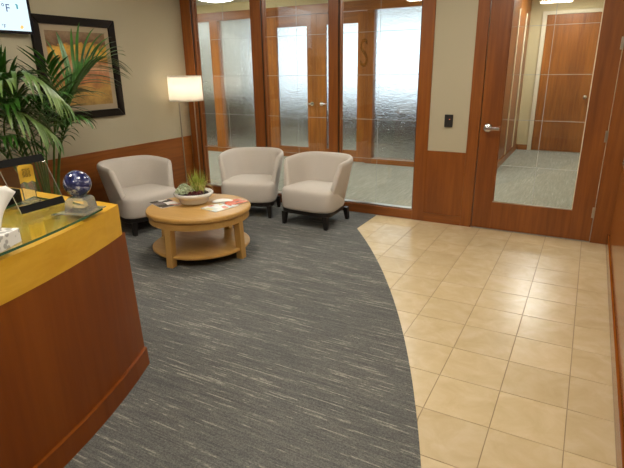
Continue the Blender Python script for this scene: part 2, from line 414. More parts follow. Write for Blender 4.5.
for z in (.283, .975, 1.74):
    bm = bmesh.new(); cyl(bm, (0, 0, -.05), (0, 0, .05), .0075, n=10); bx(bm, (-.010, .006, 0), (.018, .003, .1)); bx(bm, (.010, .006, 0), (.018, .003, .1))
    bm_obj('hinge', bm, 'nickel', d1, Vector((1.912, YB + .006, z)) - wloc(d1))
# lever handle
bm = bmesh.new(); cyl(bm, (0, 0, 0), (0, -.014, 0), .043, .038, 24)
hd = bm_obj('handle_rose', bm, 'chrome', d1, Vector((.905, DY0, 1.01)) - wloc(d1), True)
bm = bmesh.new(); cyl(bm, (0, 0, 0), (0, -.045, 0), .011, n=12); bx(bm, (.05, -.045, -.001), (.125, .014, .027), .005)
bm_obj('lever', bm, 'chrome', hd, (0, -.01, 0))
bm = bmesh.new(); cyl(bm, (0, 0, 0), (0, .03, 0), .011, n=12); bx(bm, (.05, .035, 0), (.125, .014, .027), .005)
bm_obj('lever', bm, 'chrome', d1, Vector((.905, DY1, 1.01)) - wloc(d1))
# --- hallway behind the glass
struct(box('floor_hallway', -9.5, 2.12, YB + .0, 6.4, -.05, .001, 'carpet_hall'), 'pale grey green hallway carpet beyond the glass')
struct(box('ceiling_hallway', -9.5, 2.1, YB + .13, 6.4, H, H + .08, 'ceil'), 'hallway ceiling')
struct(box('wall_hallway_right', 1.97, 2.09, YB + .13, 6.3, 0, H, 'paint_hall'), 'cream hallway wall on the right')
struct(box('wall_hallway_left', -9.6, -9.5, YB + .13, 8.0, 0, H, 'paint_hall'))
struct(box('wall_hallway_near', -9.5, XL - .12, YB + .02, YB + .13, 0, H, 'paint_hall'))
# soffit over the far glazing
fs = struct(box('wall_far', -9.5, .43, HY, HY + .13, 2.60, H, 'paint_hall'), 'cream wall strip above the hallway doors')
box('header_beam', -9.5, .43, HY - .004, HY + .134, 2.455, 2.60, 'cherry_hall_x', fs)
def fpost(x0, x1, z1=2.455):
    return box('frame_post', x0, x1, HY - .004, HY + .12, 0, z1, 'cherry_hall', fs, .003)
for x0, x1 in ((-6.3, -6.12), (-4.81, -4.62), (-3.72, -3.575), (-1.585, -1.46), (-.42, .43)): fpost(x0, x1)
def fwin(name, x0, x1, label):
    wn = empty(name, ((x0 + x1) / 2, HY + .06, 0)); struct(wn, label)
    box('bottom_rail', x0, x1, HY, HY + .12, .001, .095, 'cherry_hall_x', wn)
    box('pane', x0, x1, HY + .055, HY + .063, .095, 2.455, 'tex_glass', wn)
fwin('window_4', -6.12, -4.81, 'pale rain textured pane at the far left of the hallway')
fwin('window_5', -4.62, -3.72, 'rain textured pane left of the double doors')
fwin('window_6', -1.46, -.42, 'bright bluish rain textured pane right of the double doors')
def fdoor(name, x0, x1, gx0, gx1, kx, label):
    d = empty(name, ((x0 + x1) / 2, HY + .05, 0)); struct(d, label)
    ya, yb = HY + .03, HY + .075; zt = 2.45
    box('stile', x0, gx0, ya, yb, .008, zt, 'cherry_hall', d); box('stile', gx1, x1, ya, yb, .008, zt, 'cherry_hall', d)
    box('bottom_rail', gx0, gx1, ya, yb, .008, .205, 'cherry_hall_x', d); box('top_rail', gx0, gx1, ya, yb, 2.275, zt, 'cherry_hall_x', d)
    box('pane', gx0, gx1, ya + .018, ya + .026, .205, 2.275, 'tex_glass', d)
    bm = bmesh.new(); cyl(bm, (0, 0, 0), (0, -.012, 0), .036, n=18); cyl(bm, (0, 0, 0), (0, -.05, 0), .012, n=10)
    s = 1 if gx0 < kx < gx1 else (-1 if kx > gx1 else 1)
    bx(bm, (.05 * s, -.05, 0), (.12, .014, .022), .005)
    bm_obj('handle', bm, 'chrome', d, Vector((kx, ya, .985)) - wloc(d))
    return d
fdoor('door_2', -3.572, -2.529, -3.33, -2.715, -2.62, 'left leaf of hallway double doors with textured glass')
fdoor('door_3', -2.525, -1.588, -2.345, -1.755, -2.43, 'right leaf of hallway double doors with textured glass')
# far corridor and its door
cs = struct(box('wall_corridor_left', .43, .55, HY, 6.3, 0, H, 'cherry_hall'), 'wood and glass corridor side wall seen through the door')
for (a, b_, m) in ((4.60, 4.67, 'cream'), (5.53, 5.60, 'cream')): box('mullion', .55, .565, a, b_, .12, 2.44, m, cs)
for (a, b_) in ((3.75, 4.55), (4.72, 5.48)): box('wood_panel', .55, .556, a, b_, .16, 2.35, 'cherry', cs, .001)
box('kick_board', .55, .57, HY, 6.15, .001, .11, 'cherry_hall', cs)
we = struct(box('wall_corridor_end', .55, 1.97, 6.15, 6.3, 0, H, 'paint_hall'), 'cream corridor end wall around the far door')
box('baseboard', .57, .77, 6.138, 6.15, .001, .10, 'cherry_hall_x', we)
d4 = empty('door_4', (1.27, 6.14, 0)); struct(d4, 'plain brown wood door at the end of the corridor')
box('jamb', .765, .835, 6.11, 6.15, .001, 2.50, 'cream', d4); box('jamb', 1.71, 1.78, 6.11, 6.15, .001, 2.50, 'cream', d4); box('jamb', .835, 1.71, 6.11, 6.15, 2.445, 2.50, 'cream', d4)
box('leaf', .84, 1.705, 6.118, 6.15, .012, 2.44, 'cherry_hall', d4)
bm = bmesh.new(); cyl(bm, (0, 0, 0), (0, -.05, 0), .014, n=10); bmesh.ops.create_uvsphere(bm, u_segments=14, v_segments=8, radius=.034, matrix=Matrix.Translation((0, -.065, 0)))
bm_obj('knob', bm, 'nickel', d4, Vector((1.635, 6.118, 1.02)) - wloc(d4), True)
# room behind the textured glass: floor, window wall, low cabinets
struct(box('floor_far_room', -9.5, .43, HY + .13, 6.6, -.05, .0005, 'carpet_hall')) if False else None
fw = struct(box('wall_far_room', -9.5, .43, 6.6, 6.72, 0, .95, 'paint_hall'), 'low wall under the far room windows')
M['paint_far'] = plain('white_far_paint', '#dcded8', .85)
box('upper_wall', -9.5, -5.6, 6.6, 6.72, .95, H, 'paint_far', fw); box('upper_wall', -5.6, .43, 6.6, 6.72, 2.6, H, 'paint_far', fw)
for a in (-5.6, -4.1, -2.6, -1.1, .33): box('window_mullion', a, a + .08, 6.6, 6.72, .95, 2.6, 'frame_dark', fw)
struct(box('ceiling_far_room', -9.5, .43, 6.4, 6.72, H, H + .08, 'ceil')); struct(box('floor_far_room', -9.5, .43, 6.4, 6.72, -.05, .001, 'carpet_hall'))
M['cab'] = plain('dark_cabinet', '#3d322b', .5, noise=.2)
for x, wh_ in ((-6.9, 'leftmost textured pane'), (-5.5, 'textured pane left of the doors'), (-4.1, 'left door glass'), (-2.7, 'right door glass'), (-1.3, 'bluish textured pane')):
    c = empty('credenza', (x, 6.2, 0)); tag(c, 'dark low cabinet blurred behind the ' + wh_, 'cabinet', 'low cabinets in the far room')
    yy, hh = (5.0, 1.03) if x < -5 else (5.95, .92)
    c.location = (x, yy + .3, 0)
    box('body', x - .62, x + .62, yy, yy + .6, .03, hh, 'cab', c, .005); box('top', x - .64, x + .64, yy - .02, yy + .62, hh, hh + .03, 'cab', c, .003)

# ================================================================== CEILING LIGHTS
M['diff_l'] = emit('lobby_diffuser', WARM, E_RECEPTION); M['diff_h'] = emit('hall_diffuser', COOL, E_HALL)
def troffer(x, y, sx, sy, dm, label, z=H):
    r = empty('ceiling_light', (x, y, z)); tag(r, label, 'ceiling light', 'recessed ceiling light panels')
    for a, b_, c, d in ((-sx - .03, -sx, -sy - .03, sy + .03), (sx, sx + .03, -sy - .03, sy + .03), (-sx, sx, -sy - .03, -sy), (-sx, sx, sy, sy + .03)):
        box('frame', x + a, x + b_, y + c, y + d, z - .02, z - .001, 'white', r)
    box('diffuser', x - sx, x + sx, y - sy, y + sy, z - .014, z - .004, dm, r)
troffer(-1.15, -1.1, .28, .28, 'diff_l', 'square ceiling panel above the coffee table')
troffer(1.0, -.9, .28, .28, 'diff_l', 'square ceiling panel above the tiles by the door')
troffer(-1.15, -3.6, .28, .28, 'diff_l', 'square ceiling panel above the reception desk')
troffer(.9, -3.2, .28, .28, 'diff_l', 'square ceiling panel above the tile walkway')
troffer(.9, -5.6, .28, .28, 'diff_l', 'square ceiling panel behind the viewer')
troffer(-.2, 2.1, .3, .6, 'diff_h', 'ceiling panel in the hallway near the glass door')
troffer(-5.6, 2.1, .3, .6, 'diff_h', 'ceiling panel at the far left of the hallway')
troffer(1.2, 5.0, .25, .5, 'diff_h', 'added ceiling panel in the far corridor, standing in for a white reflection')  # added lamp, stands in for the white reflection high in the door glass
troffer(-6.8, 5.4, .3, .6, 'diff_h', 'ceiling panel in the far room on the left')
troffer(-3.4, 4.8, .3, .6, 'diff_h', 'added ceiling panel brightening the far room behind the double doors')  # unseen lamp, added so the room behind the left panes looks brighter
pb = empty('pendant_light', (-3.42, 2.0, 2.55)); tag(pb, 'white glass bowl pendant at the top of the left pane', 'pendant light')
bm = bmesh.new(); lathe(bm, [(0, 0), (.12, .006), (.24, .03), (.33, .075), (.36, .11), (.352, .115), (.24, .04), (.12, .016), (0, .01)], 32)
bm_obj('bowl', bm, 'diff_h', pb, (0, 0, 0), True)
bm = bmesh.new(); cyl(bm, (0, 0, .01), (0, 0, .19), .012, n=10); cyl(bm, (0, 0, .165), (0, 0, .189), .06, n=20)
bm_obj('stem', bm, 'chrome', pb)

# ================================================================== RECEPTION DESK
DCX, DCY, DR = -3.263, -4.305, 3.366
def ydesk(z): return -2.802 - .048 * z / .80
def ann(bm, r0, r1, z0, z1, yend=None, nseg=28, a0=-.80, bevel=0.0):
    """curved slab between radii r0<r1; ends on the plane y=ydesk(z)"""
    rings = []
    for i in range(nseg + 1):
        ring = []
        for (r, z) in ((r1, z0), (r1, z1), (r0, z1), (r0, z0)):
            ye = ydesk(z) if yend is None else yend
            a1 = math.asin((ye - DCY) / r); a = a0 + (a1 - a0) * i / nseg
            ring.append((DCX + r * math.cos(a), DCY + r * math.sin(a), z))
        rings.append(ring)
    loft(bm, rings)
    if bevel:
        es = [e for e in bm.edges if len(e.link_faces) == 2 and e.calc_face_angle(0) > .8]
        bmesh.ops.bevel(bm, geom=es, offset=bevel, segments=2, profile=.5, affect='EDGES')
desk = empty('reception_desk', (-.9, -3.8, 0)); tag(desk, 'curved reception desk with cherry front and honey maple top band', 'desk')
def dpart(name, bm, mat, smooth=False, parent=desk):
    bmesh.ops.translate(bm, verts=bm.verts[:], vec=-wloc(parent)); return bm_obj(name, bm, mat, parent, (0, 0, 0), smooth)
bm = bmesh.new(); ann(bm, 2.45, DR + .003, .004, .112, bevel=.002); dpart('plinth', bm, 'cherry_desk')
bm = bmesh.new(); ann(bm, 2.47, DR - .014, .112, .80); dpart('front_panel', bm, 'cherry_desk')
bm = bmesh.new(); ann(bm, 2.45, DR - .012, .80, .955, yend=-2.880, bevel=.003); dpart('counter_band', bm, 'honey')
# --- glass counter top on standoffs
gt = empty('glass_counter_top', (-.4, -3.4, .955)); tag(gt, 'curved glass sheet raised on standoffs over the desk top', 'glass top')
bm = bmesh.new(); ann(bm, 2.90, DR - .002, .974, .984, yend=-3.03, bevel=0)
def gpart(name, bm, mat):
    bmesh.ops.translate(bm, verts=bm.verts[:], vec=-wloc(gt)); return bm_obj(name, bm, mat, gt)
sheet = gpart('glass_sheet', bm, 'counter_glass')
sheet.data.materials.append(M['glass_edge'])
for p in sheet.data.polygons:
    if abs(p.normal.z) < .5: p.material_index = 1
for (x, y) in ((-.285, -3.175), (-.62, -3.16), (-.14, -3.62), (-.43, -3.58), (-.05, -4.2)):
    bm = bmesh.new(); cyl(bm, (x, y, .955), (x, y, .974), .018, n=18); s = gpart('standoff', bm, 'chrome')

# ================================================================== ITEMS ON THE DESK
ZG = .984
M['acrylic'] = clear_glass('clear_acrylic', (.97, .98, .97), 1.49)
m, nt, b = newmat('crystal'); b.inputs['Base Color'].default_value = (.96, .98, .98, 1); b.inputs['Transmission Weight'].default_value = .88; b.inputs['Roughness'].default_value = .03; b.inputs['IOR'].default_value = 1.45; M['crystal'] = m
# leaning acrylic sign holder
sg = empty('sign_holder', (-.372, -3.162, ZG)); tag(sg, 'clear acrylic sign holder with black strips leaning on the glass counter', 'sign holder')
sg.rotation_euler = (0, 0, math.radians(4))
LEAN = math.radians(-25); rot = Matrix.Rotation(LEAN, 3, 'Y')
def lean_box(name, y0, y1, h0, h1, t0, t1, mat):
    bm = bmesh.new(); bx(bm, ((t0 + t1) / 2, (y0 + y1) / 2, (h0 + h1) / 2), (t1 - t0, y1 - y0, h1 - h0), .0006)
    bmesh.ops.transform(bm, matrix=rot.to_4x4(), verts=bm.verts[:]); return bm_obj(name, bm, mat, sg, (0, 0, .003))
sh = lean_box('acrylic_sheet', -.112, .112, .002, .25, -.004, .0, 'acrylic')
lean_box('edge', -.1128, -.112, .002, .25, -.004, 0, 'etch'); lean_box('edge', .112, .1128, .002, .25, -.004, 0, 'etch')
lean_box('black_strip', -.112, .112, .002, .036, .0004, .0012, 'black'); lean_box('black_strip', -.112, .112, .216, .25, .0004, .0012, 'black')
bm = bmesh.new(); bx(bm, (-.03, 0, .006), (.06, .224, .004), .0006); bm_obj('foot_plate', bm, 'acrylic', sg, (-.004, 0, -.004))
# globe paperweight on a clear block
gl = empty('globe_paperweight', (-.195, -3.105, ZG), math.radians(20)); tag(gl, 'blue and white marbled glass globe on a clear block', 'paperweight')
bm = bmesh.new(); vs = []
for z, s in ((0, .050), (.055, .043), (.066, .034)): vs.append([(s * a, s * b_, z) for a, b_ in ((-1, -1), (1, -1), (1, 1), (-1, 1))])
loft(bm, vs); bm_obj('clear_block', bm, 'crystal', gl)
bm = bmesh.new(); bx(bm, (0, 0, .002), (.15, .15, .004), .001); bm_obj('clear_plate', bm, 'crystal', gl)
m, nt, b = newmat('marbled_globe'); b.inputs['Roughness'].default_value = .06; b.inputs['Coat Weight'].default_value = .6
mp = coords(nt, (9, 9, 14)); n1 = N(nt, 'ShaderNodeTexNoise', i_Scale=1.0, i_Detail=7.0, i_Roughness=.7, i_Distortion=1.4); L(nt, mp.outputs[0], n1.inputs['Vector'])
r = ramp(nt, n1.outputs['Fac'], [(.34, lin('#14183a')), (.50, lin('#2b3163')), (.56, lin('#6f78a0')), (.62, lin('#cfd3dc')), (.70, lin('#8f7a62'))]); L(nt, r.outputs[0], b.inputs['Base Color']); M['globe'] = m
bm = bmesh.new(); bmesh.ops.create_uvsphere(bm, u_segments=40, v_segments=24, radius=.058); bm_obj('globe', bm, 'globe', gl, (0, 0, .124), True)
# clear award with yellow ribbon label
M['yellow'] = plain('yellow_label', '#efc63f', .6)
M['ink'] = plain('dark_ink', '#4a3c18', .8)
aw = empty('award', (-.545, -3.115, ZG), math.radians(-14)); tag(aw, 'clear acrylic tower award with a yellow notched label', 'award')
bm = bmesh.new(); bx(bm, (0, 0, .006), (.045, .075, .012), .001); bm_obj('base', bm, 'crystal', aw)
bm = bmesh.new()
loft(bm, [[(-.010, -.026, .012), (.010, -.026, .012), (.010, .026, .012), (-.010, .026, .012)], [(-.008, -.032, .165), (.008, -.032, .165), (.008, .032, .165), (-.008, .032, .165)]])
bm_obj('tower', bm, 'crystal', aw)
bm = bmesh.new(); q = [(-.034, .175), (-.026, .184), (.026, .184), (.034, .175), (.034, .097), (.017, .106), (0, .098), (-.017, .106), (-.034, .097)]
loft(bm, [[(.0095, a, b_) for a, b_ in q], [(.0105, a, b_) for a, b_ in q]]); yl = bm_obj('yellow_label', bm, 'yellow', aw)
for s, z in (('SSS', .155), ('585', .135)):
    text_mesh('label_text', s, .026, 'ink', yl, (.0107, 0, z), (math.radians(90), 0, math.radians(90)), .0002)
# black tray
tr = empty('desk_tray', (-.73, -3.33, .955)); tag(tr, 'black open tray at the back of the reception counter', 'tray')
box('bottom', -.80, -.665, -3.58, -3.085, .955, .962, 'black', tr)
box('side', -.672, -.665, -3.58, -3.085, .962, 1.032, 'black', tr, .002); box('side', -.80, -.793, -3.58, -3.085, .962, 1.032, 'dgrey', tr, .002)
box('end', -.793, -.672, -3.092, -3.085, .962, 1.032, 'dgrey', tr, .002); box('end', -.793, -.672, -3.58, -3.573, .962, 1.032, 'dgrey', tr, .002)
box('lid', -.792, -.673, -3.30, -3.093, 1.018, 1.026, 'dgrey', tr, .002)
# tissue box
m, nt, b = newmat('tissue_print'); mp = coords(nt, (34, 34, 34)); vo = N(nt, 'ShaderNodeTexVoronoi', i_Scale=1.0); L(nt, mp.outputs[0], vo.inputs['Vector'])
r = ramp(nt, vo.outputs['Distance'], [(.36, lin('#a9a8a4')), (.44, lin('#e6e5e1'))]); L(nt, r.outputs[0], b.inputs['Base Color']); b.inputs['Roughness'].default_value = .7; M['tissue'] = m
tb = empty('tissue_box', (-.035, -3.612, ZG), math.radians(26)); tag(tb, 'patterned white tissue box with a tissue sticking out on the glass counter', 'tissue box')
bm = bmesh.new(); bx(bm, (0, 0, .026), (.115, .225, .052), .002); bm_obj('carton', bm, 'tissue', tb)
bm = bmesh.new(); lathe(bm, [(0, .0522), (.035, .0522), (.035, .0530), (0, .0530)], 24)
bmesh.ops.scale(bm, vec=(.7, 1.7, 1), verts=bm.verts[:]); bm_obj('slot_film', bm, 'white', tb)
bm = bmesh.new(); rows = []
for i in range(9):
    t = i / 8; row = []
    for j in range(13):
        s = j / 12 - .5
        row.append((.020 * math.sin(s * 9 + t * 2.5) * (.4 + t) - .012 * t + .01, s * (.11 + .15 * t) + .03 * t, .050 + t * (.085 + .045 * math.cos(s * 11 + 2.2) + .05 * s) ))
    rows.append(row)
R0 = loft(bm, rows, False, False); o = bm_obj('tissue', bm, 'white', tb, (0, .035, 0), True)
md = o.modifiers.new('thick', 'SOLIDIFY'); md.thickness = .0012

# ================================================================== ARMCHAIRS
def make_chair():
    root = empty('armchair')
    # shell: a U in plan, flared towards the top
    def plan(u, v, off):
        """u in [-1,1] along the U, v height 0..1, off inward offset"""
        a = .270 + .103 * v - off; b_ = .300 + .085 * v - off
        arm = .185 - .135 * v          # how far forward the arms reach (local -y)
        arc = 1.9 * a; tot = arm * 2 + arc
        s = (u + 1) / 2 * tot
        y0 = -.02
        if s < arm: return (-a + .0, y0 - .0 - (arm - s) + .06 * 0 + 0.0)
        if s > tot - arm: return (a, y0 - (s - (tot - arm)))
        t = (s - arm) / arc * math.pi; c, sn = math.cos(t), math.sin(t); e = 2 / 2.7
        return (-a * math.copysign(abs(c) ** e, c), y0 + b_ * sn ** e)
    th = .060; zb = .20; rings = []; nu = 44
    for i in range(nu + 1):
        u = -1 + 2 * i / nu
        w_ = abs(u); zt = .700 - .028 * max(0, (w_ - .35) / .65) ** 1.5
        prof = [(0, zb), (0, zb + .16), (0, zb + .32), (0, zt - .045), (.008, zt - .016), (.026, zt), (th - .026, zt), (th - .008, zt - .016), (th, zt - .045), (th, zb + .32), (th, zb + .16), (th, zb)]
        ring = []
        for off, z in prof:
            x, y = plan(u, (z - zb) / .5, off); ring.append(Vector((x, y, z)))
        rings.append(ring)
    for side, idx in ((-1, 0), (1, -1)):      # soften the arm fronts
        r0 = rings[idx]; c = sum(r0, Vector()) / len(r0)
        e1 = [Vector((c.x + (p.x - c.x) * .86, p.y - .012, c.z + (p.z - c.z) * .985)) for p in r0]
        e2 = [Vector((c.x + (p.x - c.x) * .5, p.y - .018, c.z + (p.z - c.z) * .95)) for p in r0]
        if idx == 0: rings = [e2, e1] + rings
        else: rings = rings + [e1, e2]
    bm = bmesh.new(); loft(bm, rings); bm_obj('shell', bm, 'fabric', root, (0, 0, 0), True)
    # seat block
    def outline(k=48, hw=.316, yf=-.285, yb=.22, n=5.0):
        o = []; cy = (yf + yb) / 2; hy = (yb - yf) / 2
        for i in range(k):
            t = 2 * math.pi * i / k; c, s = math.cos(t), math.sin(t)
            o.append((hw * math.copysign(abs(c) ** (2 / n), c), cy + hy * math.copysign(abs(s) ** (2 / n), s) - (.015 * (1 - (abs(c) ** (2 / n)) ** 2) if s < 0 else 0)))
        return [(x * (1 - .20 * max(0, (y - yf) / (yb - yf)) ** 1.5), y) for x, y in o]
    ol = outline(); cy = -.025; rg = []
    for sc, z in ((.95, .178), (.985, .186), (1.0, .205), (1.008, .28), (1.005, .345), (.99, .372), (.955, .390), (.88, .401), (.7, .411), (.45, .417), (.2, .419)):
        rg.append([(x * sc, cy + (y - cy) * sc, z) for x, y in ol])
    bm = bmesh.new(); loft(bm, rg); bm_obj('seat', bm, 'fabric', root, (0, 0, 0), True)
    # base rail and legs
    bm = bmesh.new()
    rg = [[(x * s, cy + (y - cy) * s, z) for x, y in outline(n=7.0)] for s, z in ((.925, .135), (.945, .14), (.945, .182))]
    loft(bm, rg); bm_obj('base_rail', bm, 'espresso', root)
    for sx in (-1, 1):
        for sy in (-1, 1):
            bm = bmesh.new(); tx, ty = sx * .250, (-.250 if sy < 0 else .190)
            bx_, by_ = (tx + sx * .006, ty - (.004 if sy < 0 else -.025))
            loft(bm, [[(bx_ + a * .017, by_ + b_ * .017, .004) for a, b_ in ((-1, -1), (1, -1), (1, 1), (-1, 1))], [(tx + a * .026, ty + b_ * .026, .145) for a, b_ in ((-1, -1), (1, -1), (1, 1), (-1, 1))]])
            bm_obj('leg', bm, 'espresso', root)
    return root
ch = make_chair()
tag(ch, 'stone grey barrel armchair rightmost, in front of the glass wall', 'armchair', 'barrel armchairs around the coffee table')
ch.location = (-.700, .075, 0); ch.rotation_euler = (0, 0, math.radians(-3))
c2 = copy_tree(ch); c2['label'] = 'stone grey barrel armchair in the middle, between lamp and right chair'
c2.location = (-1.545, .085, 0); c2.rotation_euler = (0, 0, math.radians(20))
c3 = copy_tree(ch); c3['label'] = 'stone grey barrel armchair against the left wall, below the picture'
c3.location = (-2.29, -.895, 0); c3.rotation_euler = (0, 0, math.radians(78))

# ================================================================== COFFEE TABLE
TX, TY, TZ = -1.19, -1.235, .435
tb_ = empty('coffee_table', (TX, TY, 0), math.radians(2.9)); tag(tb_, 'round oak coffee table with lower shelf and four block legs', 'coffee table')
bm = bmesh.new(); lathe(bm, [(0, TZ), (.440, TZ), (.452, TZ - .004), (.456, TZ - .012), (.456, TZ - .030), (.450, TZ - .038), (.436, TZ - .04), (0, TZ - .04)], 72); bm_obj('table_top', bm, 'oak', tb_)
bm = bmesh.new(); lathe(bm, [(.432, .394), (.437, .392), (.437, .335), (.432, .333), (.410, .333), (.410, .394)], 72, True); bm_obj('apron', bm, 'oak', tb_)
bm = bmesh.new(); lathe(bm, [(0, .105), (.422, .105), (.432, .099), (.432, .083), (.425, .078), (0, .078)], 72); bm_obj('shelf', bm, 'oak', tb_)
for k in range(4):
    a = math.radians(90 * k); r0, r1 = .420, .402
    d = Vector((math.cos(a), math.sin(a), 0)); n_ = Vector((-d.y, d.x, 0)); bm = bmesh.new()
    def sq(r, z, h=.031): return [d * (r + s * h) + n_ * (t * h) + Vector((0, 0, z)) for s, t in ((-1, -1), (1, -1), (1, 1), (-1, 1))]
    loft(bm, [sq(r0, .004), sq(r0, .012), sq(r1, .3945)]); bmesh.ops.bevel(bm, geom=bm.edges[:], offset=.004, segments=2, profile=.5, affect='EDGES')
    bm_obj('leg', bm, M.setdefault('oak_v', wood('oak_upright', '#a97e3e', '#c69d5c', 'z', .30, .8)), tb_)
# --- planter bowl
pb = empty('planter_bowl', (-1.295, -1.175, TZ)); tag(pb, 'white ceramic bowl planted with succulents and grass on the coffee table', 'potted plant')
bm = bmesh.new(); lathe(bm, [(0, 0), (.085, 0), (.115, .006), (.128, .022), (.133, .045), (.152, .060), (.172, .078), (.178, .092), (.172, .103), (.160, .104), (.150, .094), (.120, .085), (0, .085)], 48); bm_obj('bowl', bm, 'ceramic', pb, (0, 0, 0), True)
bm = bmesh.new(); lathe(bm, [(0, .0925), (.06, .092), (.12, .088), (.148, .0905), (.148, .086), (0, .086)], 32); bm_obj('soil', bm, 'soil', pb)
M['sage'] = plain('sage_succulent', '#b9c4a4', .6, noise=.45, nscale=70); M['red_leaf'] = plain('maroon_leaf', '#5e1f22', .5, noise=.3, nscale=60)
M['grass'] = plain('ornamental_grass', '#a3b04c', .55, noise=.35, nscale=40); M['dry'] = plain('dry_grass', '#c0ab68', .7, noise=.2)
def leaf_ellip(bm, p, d, ln, wd, th):
    d = Vector(d).normalized(); q = d.to_track_quat('X', 'Z').to_matrix().to_4x4()
    bmesh.ops.create_icosphere(bm, subdivisions=1, radius=1.0, matrix=Matrix.Translation(Vector(p) + d * ln * .5) @ q @ Matrix.Diagonal((ln * .55, wd, th, 1)))
def rosette(p, r, nl, layers, mat, name):
    bm = bmesh.new()
    for l in range(layers):
        el = .25 + .4 * l
        for k in range(nl):
            a = 2 * math.pi * k / nl + l * .5 + random.uniform(-.15, .15)
            leaf_ellip(bm, (0, 0, .004 + .006 * l), (math.cos(a) * math.cos(el), math.sin(a) * math.cos(el), math.sin(el)), r * (1 - .2 * l), r * .22, r * .1)
    bm_obj(name, bm, mat, pb, p, True)
for i in range(46):
    x, y = random.uniform(-.150, .045), random.uniform(-.135, .07)
    if math.hypot(x, y) > .150 or (x > .0 and y > -.03): continue
    rosette((x, y, .090 + random.uniform(.0, .065) * (1 - math.hypot(x + .05, y + .03) / .22)), random.uniform(.024, .036), 6, 3, 'sage', 'succulent')
for x, y in ((.075, -.065), (.11, -.03), (.05, -.10), (.12, -.07), (.085, -.01)):
    rosette((x, y, .094), .036, 8, 3, 'red_leaf', 'maroon_succulent')
def blade(bm, p, tip, bow, w0, n=5):
    p, tip = Vector(p), Vector(tip); side = (tip - p).cross(Vector((0, 0, 1))); side = side.normalized() if side.length > 1e-4 else Vector((1, 0, 0))
    rows = []
    for i in range(n + 1):
        t = i / n; c = p.lerp(tip, t) + Vector((0, 0, bow * math.sin(math.pi * t))); w_ = w0 * (1 - t) ** .6 + .0004
        rows.append([c - side * w_, c + Vector((0, 0, -w_ * .3)), c + side * w_])
    R = [[bm.verts.new(q) for q in r] for r in rows]
    for a, b_ in zip(R, R[1:]):
        for k in range(2): bm.faces.new((a[k], a[k + 1], b_[k + 1], b_[k]))
bm = bmesh.new()
for i in range(120):
    a = random.uniform(0, 2 * math.pi); r0 = random.uniform(0, .05); r1 = r0 + random.uniform(0, .085); h = random.uniform(.13, .23)
    blade(bm, (.045 + r0 * math.cos(a), .02 + r0 * math.sin(a), .085), (.045 + r1 * math.cos(a), .02 + r1 * math.sin(a), .085 + h), .0, .0036)
tag(bm_obj('upright_grass', bm, 'grass', pb), None, None, None, 'stuff')
bm = bmesh.new()
for i in range(34):
    a = random.uniform(0, 2 * math.pi); r1 = random.uniform(.12, .21); h = random.uniform(.02, .10)
    blade(bm, (.03, .03, .085), (.03 + r1 * math.cos(a), .03 + r1 * math.sin(a), .085 + h), .07, .0026, 7)
tag(bm_obj('dry_grass', bm, 'dry', pb), None, None, None, 'stuff')
# --- magazines
def cover(name, cols, seed):
    m, nt, b = newmat(name); mp = coords(nt, (16, 11, 0)); mp.inputs['Location'].default_value = (seed, seed * 2.3, 0)
    v = N(nt, 'ShaderNodeTexVoronoi', i_Scale=1.0, distance='CHEBYCHEV'); L(nt, mp.outputs[0], v.inputs['Vector'])
    sp = N(nt, 'ShaderNodeSeparateColor'); L(nt, v.outputs['Color'], sp.inputs[0])
    r = ramp(nt, sp.outputs[0], [(i / len(cols), lin(c)) for i, c in enumerate(cols)], 'CONSTANT'); L(nt, r.outputs[0], b.inputs['Base Color'])
    b.inputs['Roughness'].default_value = .25; return m
M['mag1'] = cover('cover_dark', ['#e9e4e2', '#3c3533', '#d9d2d0', '#7a6f70', '#c98f86', '#2c2a2e'], 3.1)
M['mag2'] = cover('cover_light', ['#e8e8e6', '#c9d4d4', '#f1efec', '#d9cfa0', '#d88f80', '#dfe4e4'], 8.4)
M['mag3'] = cover('cover_orange', ['#cf5f38', '#e7e4df', '#cf6f4c', '#38302e', '#d9653e'], 5.7)
def magazine(x, y, z, rz, sx, sy, th, mat, label):
    r = empty('magazine', (x, y, z), math.radians(rz)); tag(r, label, 'magazine', 'magazines on the coffee table')
    bm = bmesh.new(); bx(bm, (0, 0, th * .45), (sx - .004, sy - .004, th * .9)); bm_obj('pages', bm, 'white', r)
    bm = bmesh.new(); bx(bm, (0, 0, th * .95), (sx, sy, th * .1)); bm_obj('cover', bm, mat, r); return r
magazine(-1.505, -1.325, TZ, -22, .27, .19, .006, 'mag1', 'dark printed magazine left of the planter bowl')
magazine(-.985, -1.200, TZ, 80, .27, .20, .005, 'mag2', 'pale magazine with colourful print right of the planter bowl')
magazine(-.955, -1.030, TZ + .005, 76, .20, .16, .005, 'mag3', 'orange and white magazine lying on the pale magazine')
br = empty('brochure', (-1.075, -1.045, TZ + .005), math.radians(45)); tag(br, 'white brochure with a curled page beside the bowl', 'brochure')
bm = bmesh.new(); rows = []
for i in range(13):
    t = i / 12 - .5; z = .005 + .017 * math.cos(t * math.pi) ** 1.0
    hw = .055 * (1 - (2 * t) ** 4 * .7)
    rows.append([(t * .19, -hw, z * .6), (t * .19, -hw * .4, z), (t * .19, hw * .4, z), (t * .19, hw, z * .6)])
loft(bm, rows, False, False); o = bm_obj('page', bm, 'white', br, (0, 0, 0), True); md = o.modifiers.new('thick', 'SOLIDIFY'); md.thickness = .002

